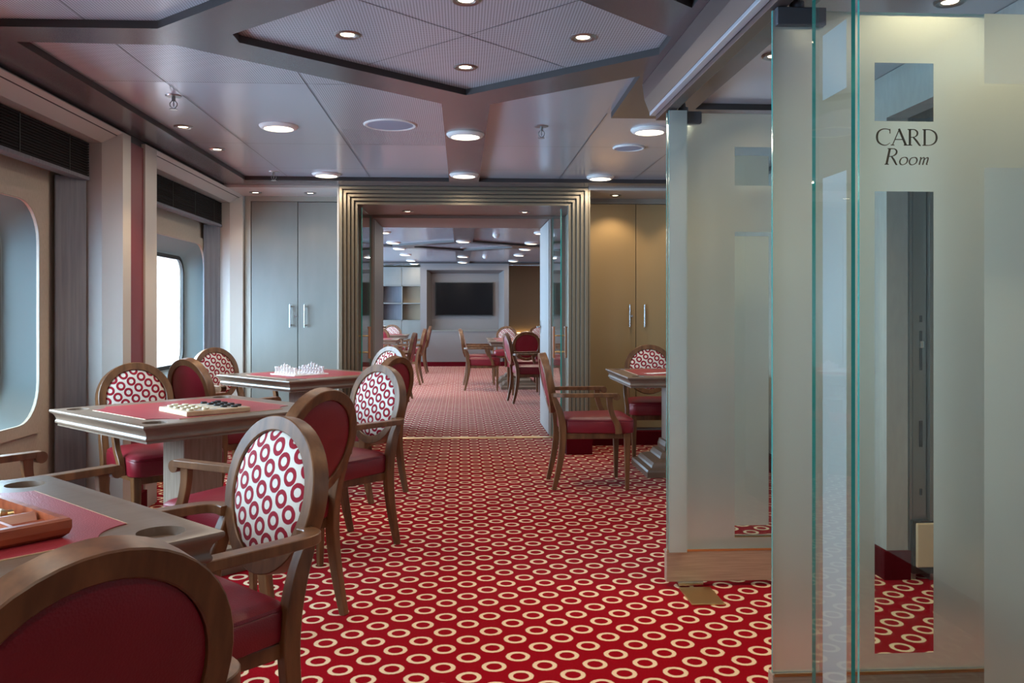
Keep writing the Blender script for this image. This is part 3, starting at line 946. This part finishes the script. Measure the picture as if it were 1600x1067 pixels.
def spot(x, y, z, label, group, first=[None], power=None, aim=(0, 0, 0), blend=.6, size=75):
    if first[0] is None:
        t = thing('spotlight', label, 'spotlight', (x, y, z), 0, group)
        bm = bmesh.new(); lathe(bm, [(.053, 0), (.053, -.004), (.046, -.009), (.034, -.007), (.027, 0)], seg=28)
        obj('rim', bm, M['steelfr'], t, smooth=True)
        bm = bmesh.new(); lathe(bm, [(0, -.004), (.027, -.003)], seg=24)
        obj('bulb', bm, M['bulb'], t)
        first[0] = t
    else:
        t = copy_tree(first[0], (x, y, z)); tag(t, label, 'spotlight', group)
    light('spot_lamp', 'SPOT', (x, y, z-.02), POW_S if power is None else power, (1, .74, .46), spot_size=R(size), spot_blend=blend, shadow_soft_size=.025, rot=aim)
    return t
gs = 'small recessed spotlights'
spot(-.447, 3.38, ZP, 'small bright spotlight at the left of the hexagonal ceiling panel', gs)
spot(.476, 3.36, ZP, 'small bright spotlight at the right of the hexagonal ceiling panel', gs)
spot(.014, 3.80, ZP, 'small bright spotlight at the far corner of the hexagonal ceiling panel', gs)
spot(.013, 2.98, ZP, 'small starry spotlight cut by the top of the picture', gs)
spot(-1.632, 5.13, ZP, 'small chrome spotlight by the windows, nearer of two', gs, power=28)
spot(-1.632, 5.83, ZP, 'small chrome spotlight by the windows, farther of two', gs, power=28)
spot(-1.788, 7.55, 2.25, 'small spotlight above the left door of the grey cabinet', gs, size=100, power=5)
spot(-1.32, 7.56, 2.25, 'small spotlight above the right door of the grey cabinet', gs, size=100, power=5)
spot(1.358, 7.55, 2.25, 'small spotlight above the tan cabinet door', gs, power=14, size=110, aim=(R(6), 0, 0))
spot(2.0, 7.55, 2.25, 'small spotlight above the hidden right door of the tan cabinet', gs, power=9, size=110)
for x, y, w_ in ((1.36, 2.66, 'just behind the lettered glass panel'), (1.70, 2.9, 'by the steel door behind the lettered glass'), (1.32, 3.56, 'in front of the farthest frosted panel')):
    spot(x, y, ZB if x < 1.21 else ZP, 'small spotlight in the ceiling ' + w_, 'spotlights behind the glass panels', power=30, size=110, aim=(R(-14), 0, 0))
for x, y, w_ in ((-.47, 13.9, 'left'), (.62, 14.0, 'right'), (.02, 14.7, 'rear'), (.02, 13.55, 'near')):
    spot(x, y, ZP, 'tiny spotlight in the far room hexagon panel, %s corner' % w_, 'far room hexagon spotlights')
for x in (-.5, .58):
    spot(x, 7.95, 2.142, 'small dim spotlight in the porch soffit, %s one' % ('left' if x < 0 else 'right'), gs, power=5)

def speaker(x, y, r, label):
    t = thing('ceiling_speaker', label, 'speaker', (x, y, ZP), 0, 'round ceiling speakers')
    bm = bmesh.new(); lathe(bm, [(r, 0), (r, -.004), (r*.94, -.010), (r*.86, -.008), (r*.86, 0)], seg=40)
    obj('rim', bm, M['white'], t, smooth=True)
    bm = bmesh.new(); lathe(bm, [(0, -.009), (r*.5, -.0085), (r*.86, -.006)], seg=40)
    obj('grille', bm, M['speaker'], t, smooth=True)
speaker(-.415, 5.0, .155, 'large round ceiling speaker with blue-grey grille left of centre beam')
speaker(1.10, 5.62, .105, 'smaller round ceiling speaker near the glass track')
def sprinkler(x, y, label, first=[None]):
    g = 'chrome ceiling sprinklers'
    if first[0] is None:
        t = thing('sprinkler', label, 'sprinkler', (x, y, ZP), 0, g)
        bm = bmesh.new(); lathe(bm, [(0, -.006), (.036, -.005), (.04, 0)], seg=28)
        obj('cover_plate', bm, M['steelfr'], t, smooth=True)
        bm = bmesh.new(); cyl(bm, (0, 0, -.03), .009, .03, 12)
        for a in (-1, 1):
            sweep(bm, [(a*.007, 0, -.026), (a*.018, 0, -.040), (a*.014, 0, -.056), (0, 0, -.066)], .004, .004, (0, 1, 0))
        cyl(bm, (0, 0, -.055), .003, .03, 8)
        obj('frame_arms', bm, M['steelfr'], t)
        bm = bmesh.new(); cyl(bm, (0, 0, -.070), .019, .003, 20)
        obj('deflector', bm, M['steelfr'], t)
        first[0] = t
    else:
        t = copy_tree(first[0], (x, y, ZP)); tag(t, label, 'sprinkler', g)
sprinkler(-1.447, 4.40, 'chrome fire sprinkler hanging from the left ceiling panel, nearest one')
sprinkler(-1.459, 6.75, 'chrome fire sprinkler near the far end of the left ceiling panel')
sprinkler(.464, 5.0, 'chrome fire sprinkler in the right ceiling panel')
for x, y, s_ in ((.48, 12.1, .05), (.45, 16.9, .05)):
    o = bmesh.new(); lathe(o, [(0, -.05), (s_*.5, -.05), (s_*.75, -.03), (s_, -.025), (s_, 0)], seg=24)
    o = obj('smoke_detector', o, M['white'], smooth=True); o.location = (x, y, ZP)
    tag(o, 'white smoke detector on the far room ceiling, %s one' % ('nearer' if y < 13 else 'farther'), 'smoke detector', 'white smoke detectors')

# ------------------------------------------------------------------ card tables
TS = .475
def make_table(label, loc, rz):
    t = thing('card_table', label, 'table', (*loc, 0), rz, 'square card tables')
    bm = bmesh.new()
    cups = [circle(sx_*.38, sy_*.38, .050, 32) for sx_ in (1, -1) for sy_ in (1, -1)]
    rows = fill_loops(bm, [rect(-TS+.005, TS-.005, -TS+.005, TS-.005)] + cups, lambda u, v: (u, v, .75))
    for row in rows[1:]:
        low = [bm.verts.new((v.co.x, v.co.y, .730)) for v in row]
        for i in range(len(row)):
            j = (i+1) % len(row); bm.faces.new((row[i], row[j], low[j], low[i]))
        bm.faces.new(low)
    prof = [(.005, .75), (.0015, .7488), (0, .746), (0, .740), (.002, .7365), (.007, .7325), (.013, .727), (.018, .720), (.0215, .712), (.023, .705), (.0225, .7005),
            (.0200, .697), (.0185, .693), (.0190, .688), (.0215, .684), (.025, .682), (.028, .6815), (.028, .672), (.10, .672), (.10, .70)]
    pr = []
    for ins, z in prof:
        a = TS-ins
        pr.append([(-a, -a, z), (a, -a, z), (a, a, z), (-a, a, z)])
    loft(bm, pr, cap=False)
    a = TS-.10
    vs = [bm.verts.new(p) for p in ((-a, -a, .674), (a, -a, .674), (a, a, .674), (-a, a, .674))]; bm.faces.new(vs)
    bmesh.ops.remove_doubles(bm, verts=bm.verts, dist=.0004)
    obj('tabletop', bm, M['twood'], t, smooth=True)
    pts = []
    q = .36; cc = .38; rr = .12
    a0 = math.acos((cc-q)/rr)
    for k in range(4):
        rot = k*PI/2
        for i in range(11):
            a = PI + a0 + (PI/2 - 2*a0)*0 
            # concave arc round each cup hole
            s_ = i/10
            ang = (1.5*PI - (PI/2-a0)) + ( (PI + (PI/2-a0)) - (1.5*PI - (PI/2-a0)) )*s_
            x, y = cc+rr*math.cos(ang), cc+rr*math.sin(ang)
            c_, sn = math.cos(rot), math.sin(rot)
            pts.append((x*c_-y*sn, x*sn+y*c_))
    bm = bmesh.new()
    slab(bm, [pts], XY, .7502, .7522)
    obj('leather_inlay', bm, M['inlay'], t)
    bm = bmesh.new()
    for k in range(4):
        c_, sn = math.cos(k*PI/2), math.sin(k*PI/2)
        def rt(x, y): return (x*c_-y*sn, x*sn+y*c_)
        p0, p1 = rt(.36, -.2617), rt(.36, .2617)
        p2, p3 = rt(.3625, .2617), rt(.3625, -.2617)
        slab(bm, [[p0, p1, p2, p3]], XY, .7502, .7524)
    obj('inlay_bead', bm, M['maple'], t)
    obj('pedestal', B(-.10, .10, -.10, .10, .20, .668, bev=.006), M['column'], t)
    bm = bmesh.new()
    pr = []
    for a, z in ((.10, .24), (.115, .235), (.125, .20), (.125, .17), (.155, .16), (.17, .135), (.175, .12), (.235, .10), (.25, .08), (.255, .065), (.288, .055), (.296, .04), (.296, .0)):
        pr.append([(-a, -a, z), (a, -a, z), (a, a, z), (-a, a, z)])
    loft(bm, pr)
    obj('base', bm, M['twood'], t)
    return t
tab0 = make_table('large square card table in the left foreground holding a wooden game tray', (-1.178, 1.862), R(45.6))
for loc, rz, lb in (((-1.302, 4.236), R(45.8), 'square card table with the draughts board, second along the window wall'),
                    ((-1.148, 6.471), R(44.6), 'square card table with the crystal chess set, farthest along the window wall'),
                    ((1.647, 6.49), 0, 'square card table with white cards, right of the doorway behind the glass'),
                    ((.90, 13.6), R(0), 'nearer card table on the right in the far room'),
                    ((.90, 14.62), R(0), 'card table behind the nearer one, right side of the far room'),
                    ((-1.54, 14.6), R(0), 'card table at the left edge of the far room, nearer one'),
                    ((-1.55, 17.3), R(0), 'card table in front of the pale shelving unit')):
    t = copy_tree(tab0, (*loc, 0), rz); t['label'] = lb

# ------------------------------------------------------------------ chairs (facing local +x)
def ell(cy, cz, hy, hz, n=40, xoff=0, tilt=R(11), p=2.0, x0=-.30):
    out = []
    for i in range(n):
        a = 2*PI*i/n
        c_, s_ = math.cos(a), math.sin(a)
        y = hy*math.copysign(abs(c_)**(2/p), c_); z = hz*math.copysign(abs(s_)**(2/p), s_)
        # slight egg shape: a little narrower at the bottom
        y *= 1 + .05*(z/hz)
        out.append(Vector((x0 + xoff*math.cos(tilt) - z*math.sin(tilt), cy+y, cz + z*math.cos(tilt) + xoff*math.sin(tilt))))
    return out

def make_chair(label, loc, rz):
    t = thing('oval_back_armchair', label, 'chair', (*loc, 0), rz, 'oval-back armchairs')
    W_ = M['wood']
    # seat cushion
    bm = bmesh.new()
    rows = []
    def outline(inset, z):
        o_ = []
        corners = [(.27-inset, .25-inset), (-.215+inset, .205-inset), (-.215+inset, -(.205-inset)), (.27-inset, -(.25-inset))]
        r = .045
        for k, (x, y) in enumerate(corners):
            sx_, sy_ = (1 if x > 0 else -1), (1 if y > 0 else -1)
            cx_, cy_ = x-sx_*r, y-sy_*r
            a0 = {(1, 1): 0, (-1, 1): 90, (-1, -1): 180, (1, -1): 270}[(sx_, sy_)]
            for i in range(6):
                a = R(a0+90*i/5)
                px, py = cx_+r*math.cos(a), cy_+r*math.sin(a)
                if abs(px-x) < .03 and x > 0: px += .012*(1-(py/.25)**2)
                o_.append((px, py, z))
        return o_
    for ins, z in ((.012, .385), (.002, .392), (0, .41), (0, .462), (.002, .467), (.0035, .4685), (.001, .470), (.003, .478), (.014, .487), (.035, .4935), (.08, .499), (.13, .502)):
        rows.append(outline(ins, z))
    loft(bm, rows)
    obj('seat', bm, M['leather'], t, smooth=True)
    # oval frame
    bm = bmesh.new()
    CZ = .716
    HY, HZ = .209, .214
    secs = [(0, .0325), (.0025, .035), (.038, .035), (.041, .032), (.041, -.013), (.038, -.016), (.0025, -.016), (0, -.0135)]
    n = 48
    rings = [ell(0, CZ, HY-i_, HZ-i_, n, xo) for i_, xo in [(s_[0], s_[1]-.008) for s_ in secs]]
    vr = [[bm.verts.new(p) for p in r_] for r_ in rings]
    m_ = len(vr)
    for k in range(m_):
        a, b = vr[k], vr[(k+1) % m_]
        for i in range(n):
            j = (i+1) % n
            bm.faces.new((a[i], a[j], b[j], b[i]))
    obj('back_frame', bm, W_, t, smooth=True)
    # pads
    def pad(sign, x_edge, x_mid):
        bm = bmesh.new()
        rr = []
        for f, xo in ((1.0, x_edge), (.985, x_edge+sign*.006), (.95, x_edge+(x_mid-x_edge)*.45), (.85, x_edge+(x_mid-x_edge)*.68), (.65, x_edge+(x_mid-x_edge)*.88), (.35, x_mid*.98+x_edge*.02), (.08, x_mid)):
            rr.append(ell(0, CZ, (HY-.040)*f, (HZ-.040)*f, n, xo))
        loft(bm, rr)
        return bm
    obj('front_pad', pad(1, .012, .036), M['fabric'], t, smooth=True)
    obj('rear_pad', pad(-1, -.010, -.026), M['leather'], t, smooth=True)
    for s_ in (-1, 1):
        bm = bmesh.new()
        sweep(bm, [(-.275, s_*.196, 0), (-.240, s_*.197, .15), (-.217, s_*.198, .30), (-.215, s_*.199, .42), (-.232, s_*.200, .52), (-.262, s_*.196, .60), (-.285, s_*.203, .66)],
              [.028, .034, .038, .040, .040, .037, .024], [.028, .038, .045, .049, .045, .038, .022], (1, 0, 0))
        obj('rear_leg', bm, W_, t, smooth=True)
        bm = bmesh.new()
        a = .216*s_
        rows = []
        for z, h in ((.0, .0125), (.02, .013), (.25, .0185), (.40, .0225)):
            c_ = .226
            rows.append([(c_-h, a-h, z), (c_+h, a-h, z), (c_+h, a+h, z), (c_-h, a+h, z)])
        loft(bm, rows)
        bmesh.ops.bevel(bm, geom=list(bm.edges), offset=.003, segments=1, affect='EDGES')
        obj('front_leg', bm, W_, t)
        bm = bmesh.new()
        sweep(bm, [(-.262, s_*.185, .648), (-.262, s_*.225, .650), (-.235, s_*.258, .651), (-.17, s_*.270, .651), (-.05, s_*.272, .651), (.10, s_*.270, .651), (.145, s_*.268, .651)],
              [.036, .042, .046, .047, .047, .047, .047], [.028, .027, .026, .026, .026, .026, .026])
        cyl(bm, (.142, s_*.268-.0235, .6405), .0235, .047, 20, 'Y')
        obj('armrest', bm, W_, t, smooth=True)
        bm = bmesh.new()
        sweep(bm, [(.095, s_*.268, .642), (.098, s_*.268, .58), (.118, s_*.266, .51), (.150, s_*.262, .45), (.160, s_*.262, .39)],
              [.030, .028, .028, .030, .030], [.040, .036, .034, .040, .044], (1, 0, 0))
        obj('arm_support', bm, W_, t, smooth=True)
    bm = bmesh.new()
    box(bm, -.20, .235, -.195, .195, .345, .386, bev=.004)
    obj('seat_rail', bm, W_, t)
    return t

g = None
def put(px, py, deg, off=.30):
    a = R(deg); return (px + off*math.cos(a), py + off*math.sin(a)), a
CH = [
 # oval centre x, y, facing, label
 (-.487, 1.13, 140, 'large foreground armchair seen from behind, dark red leather oval back'),
 (-.517, 2.40, 225, 'armchair with bright ring-patterned oval back facing the foreground table'),
 (-1.74, 3.00, 52, 'armchair at the left edge showing only two armrests and purple-red seat'),
 (-.55, 3.30, 150, 'armchair with red leather back directly behind the bright ring-patterned one'),
 (-1.835, 4.94, -47, 'ring-patterned armchair behind the draughts table by the red wall panel'),
 (-.46, 4.68, 225, 'white-framed ring-patterned armchair at the aisle side of the draughts table'),
 (-1.69, 5.47, 52, 'plum leather back armchair between the draughts and chess tables'),
 (-.454, 5.63, 150, 'red leather back armchair on the aisle side of the chess table'),
 (-1.965, 6.97, -38, 'ring-patterned armchair under the far window beside the chess table'),
 (-.605, 7.12, 225, 'ring-patterned armchair nearest the doorway, only its oval top showing'),
 (.60, 6.02, 0, 'armchair standing side-on in the aisle right of the doorway'),
 (1.61, 7.33, -92, 'ring-patterned armchair behind the table in front of the tan cabinet'),
 (-.68, 11.8, 176, 'nearest of the armchairs at the left tables in the far room'),
 (-.65, 14.4, 176, 'middle armchair of the left tables in the far room, seen side-on'),
 (-.66, 17.0, 178, 'farthest armchair of the left row in the far room'),
 (.02, 13.35, -2, 'armchair on the aisle side of the right tables in the far room'),
 (.0, 14.35, 0, 'armchair just behind the first one at the aisle side of the far right tables'),
 (.62, 11.45, 8, 'armchair seen side-on right of the far room aisle, closest to the door'),
 (.93, 12.35, 92, 'armchair with round red back toward the doorway at the far right table'),
 (.86, 16.5, -92, 'ring-patterned armchair behind the right tables of the far room'),
 (1.55, 17.3, -85, 'ring-patterned armchair far back at the right by the glowing ledge'),
 (1.78, 14.6, 180, 'armchair on the wall side of the right tables in the far room'),
 (-1.50, 18.5, -92, 'ring-patterned armchair before the pale shelving unit'),
 (-1.55, 16.1, 80, 'red leather back armchair at the left edge of the far room'),
]
ch0 = None
for i, (x, y, dg, lb) in enumerate(CH):
    (lx, ly), a = put(x, y, dg)
    if ch0 is None: ch0 = make_chair(lb, (lx, ly), a)
    else:
        c = copy_tree(ch0, (lx, ly, 0), a); c['label'] = lb

# ------------------------------------------------------------------ game tray on the foreground table
t = thing('game_tray', 'open mahogany game tray with compartments on the foreground table', 'game tray', (-.812, 1.826, .7525), R(138))
# local x runs along the long outer edge away to the upper left, local y toward the near edge
LX, LY = .46, .36
bm = bmesh.new()
sec = [(0, .0), (-.012, .010), (-.016, .022), (-.016, .038), (-.012, .042), (0, .042), (.0, .012)]
rows = []
for ox, z in ((.010, 0), (.0, .008), (-.004, .020), (-.004, .036), (0, .040), (.014, .040), (.014, .008)):
    rows.append([(ox, ox, z), (LX-ox, ox, z), (LX-ox, LY-ox, z), (ox, LY-ox, z)])
loft(bm, rows)
obj('tray_body', bm, M['mahogany'], t)
obj('divider', B(.015, LX-.015, .095, .103, .008, .036), M['mahogany'], t)
bm = bmesh.new()
prof = [(.0, .0), (.0, .018), (.012, .022), (.022, .014), (.034, .010), (.046, .014), (.058, .030), (.066, .030), (.066, 0)]
loft(bm, [[(.06+a, y, .0085+z) for a, z in prof] for y in (.020, .088)])
obj('dice_rest', bm, M['mahogany'], t)
obj('liner', B(.0145, LX-.0145, .0145, LY-.0145, .008, .0092), M['wood'], t)
t = thing('brass_clasp', 'small brass clasp lying inside the mahogany game tray', 'clasp', (-.812, 1.826, .7625), R(138))
bm = bmesh.new(); cyl(bm, (.205, .030, .012), .011, .045, 16, 'Y'); box(bm, .19, .222, .045, .06, .001, .026, bev=.002)
obj('barrel', bm, M['brass'], t, smooth=True)

# ------------------------------------------------------------------ draughts board
a = R(41)
t = thing('draughts_board', 'pale wooden draughts board on the second table', 'game board', (-1.20, 4.08, .7524), a)
bm = B(-.152, .152, -.152, .152, 0, .022, bev=.004)
obj('board', bm, M['maple'], t)
obj('playing_squares', B(-.14, .14, -.14, .14, .0222, .0228), M['boardsq'], t)
def dman(loc, m, label, group, first={}):
    if m not in first:
        bm = bmesh.new(); lathe(bm, [(0, 0), (.0145, 0), (.0155, .002), (.0155, .0075), (.0145, .009), (.011, .009), (.010, .0078), (0, .0078)], seg=20)
        o = obj('draughts_piece', bm, M[m], smooth=True); first[m] = o
    else:
        o = first[m].copy(); C.objects.link(o)
    o.location = loc; tag(o, label, 'game piece', group)
ca, sa = math.cos(a), math.sin(a)
for r_ in range(8):
    for c_ in range(8):
        if (r_+c_) % 2: continue
        if 3 <= c_ <= 4: continue
        x, y = (c_-3.5)*.035, (r_-3.5)*.035
        # pale men at the window side, black men at the aisle side
        loc = (-1.20+x*ca-y*sa, 4.08+x*sa+y*ca, .7524+.023)
        pale = c_ < 3
        rank = {0: 'edge', 1: 'middle', 2: 'inner', 5: 'inner', 6: 'middle', 7: 'edge'}[c_]
        along = ['nearest the aisle', 'second from the aisle', 'third from the aisle', 'nearest the windows'][r_//2]
        dman(loc, 'draught_pale' if pale else 'draught_black', '%s draughts piece in the %s rank of its side, %s' % ('pale wooden' if pale else 'black', rank, along), 'pale draughts pieces' if pale else 'black draughts pieces')

# ------------------------------------------------------------------ chess set
a = R(46)
CX, CY, CZ_ = -1.20, 6.42, .7524
t = thing('chess_board', 'mirrored glass chess board on the third table', 'game board', (CX, CY, CZ_), a)
obj('board', B(-.15, .15, -.15, .15, 0, .008, bev=.002), M['chessw'], t)
obj('playing_squares', B(-.136, .136, -.136, .136, .0082, .0088), M['chesssq'], t)
PROF = {
 'pawn': [(0, 0), (.0125, 0), (.0125, .004), (.009, .007), (.005, .013), (.0045, .022), (.008, .025), (.004, .027), (.0078, .033), (.006, .040), (0, .042)],
 'rook': [(0, 0), (.0135, 0), (.0135, .004), (.010, .008), (.008, .016), (.0075, .036), (.0115, .039), (.0115, .050), (.008, .050), (.008, .046), (0, .046)],
 'bishop': [(0, 0), (.0135, 0), (.0135, .004), (.009, .009), (.005, .018), (.0045, .036), (.009, .039), (.004, .041), (.0085, .048), (.006, .057), (.002, .062), (.003, .065), (0, .067)],
 'queen': [(0, 0), (.0145, 0), (.0145, .005), (.010, .010), (.0055, .020), (.005, .045), (.010, .048), (.006, .051), (.0115, .066), (.007, .066), (.004, .070), (0, .074)],
 'king': [(0, 0), (.0145, 0), (.0145, .005), (.010, .010), (.006, .020), (.0055, .048), (.0105, .051), (.006, .054), (.0105, .068), (.004, .071), (0, .072)]}
protos = {}
def chessman(kind, side, loc, label):
    key = (kind, side)
    if key not in protos:
        bm = bmesh.new()
        if kind == 'knight':
            lathe(bm, [(0, 0), (.0135, 0), (.0135, .004), (.010, .008), (.008, .016), (.009, .018), (0, .018)], seg=16)
            pf = [(-.008, .017), (-.010, .034), (-.005, .050), (.0, .056), (.004, .050), (.014, .040), (.013, .034), (.004, .036), (.008, .017)]
            loft(bm, [[(x, y, z) for x, z in pf] for y in (-.005, .005)])
        else:
            lathe(bm, PROF[kind], seg=16)
            if kind == 'king':
                box(bm, -.0015, .0015, -.0015, .0015, .070, .082); box(bm, -.0045, .0045, -.0015, .0015, .075, .078)
        o = obj('chess_'+kind, bm, M['chessw' if side == 0 else 'chessc'], smooth=True); protos[key] = o
    else:
        o = protos[key].copy(); C.objects.link(o)
    o.location = loc
    tag(o, label, 'chess piece', ('frosted' if side == 0 else 'clear') + ' chess pieces')
back = ['rook', 'knight', 'bishop', 'queen', 'king', 'bishop', 'knight', 'rook']
ca, sa = math.cos(a), math.sin(a)
for side in (0, 1):
    for i in range(8):
        for row, kind in ((0, back[i]), (1, 'pawn')):
            x = (-.119 + row*.034) if side == 0 else (.119 - row*.034)
            y = -.119 + i*.034
            nm = 'white frosted' if side == 0 else 'clear crystal'
            if kind == 'pawn': wh = ['at the aisle end of its row', 'second from the aisle', 'third from the aisle', 'fourth from the aisle', 'fourth from the window', 'third from the window', 'second from the window', 'at the window end of its row'][i]
            elif kind in ('king', 'queen'): wh = 'in the outer row of its side'
            else: wh = 'in the %s half of the outer row' % ('aisle' if i < 4 else 'window')
            chessman(kind, side, (CX+x*ca-y*sa, CY+x*sa+y*ca, CZ_+.009), '%s chess %s %s' % (nm, kind, wh))

# ------------------------------------------------------------------ playing cards on the right table
for i in range(5):
    o = obj('playing_card', B(-.031, .031, -.044, .044, 0, .0006), M['cardw'])
    o.location = (1.41+.035*i, 6.35+.01*i, .7525+.0009*i); o.rotation_euler = (0, 0, R(35-14*i))
    tag(o, 'white playing card in the small fan on the right table, ' + ['leftmost', 'second from left', 'middle', 'second from right', 'rightmost'][i], 'card', 'fan of white cards')
o = obj('card_deck', B(-.031, .031, -.044, .044, 0, .016, bev=.002), M['cardw'])
o.location = (1.78, 6.5, .7525); o.rotation_euler = (0, 0, R(12))
tag(o, 'neat white deck of cards on the right table', 'cards')
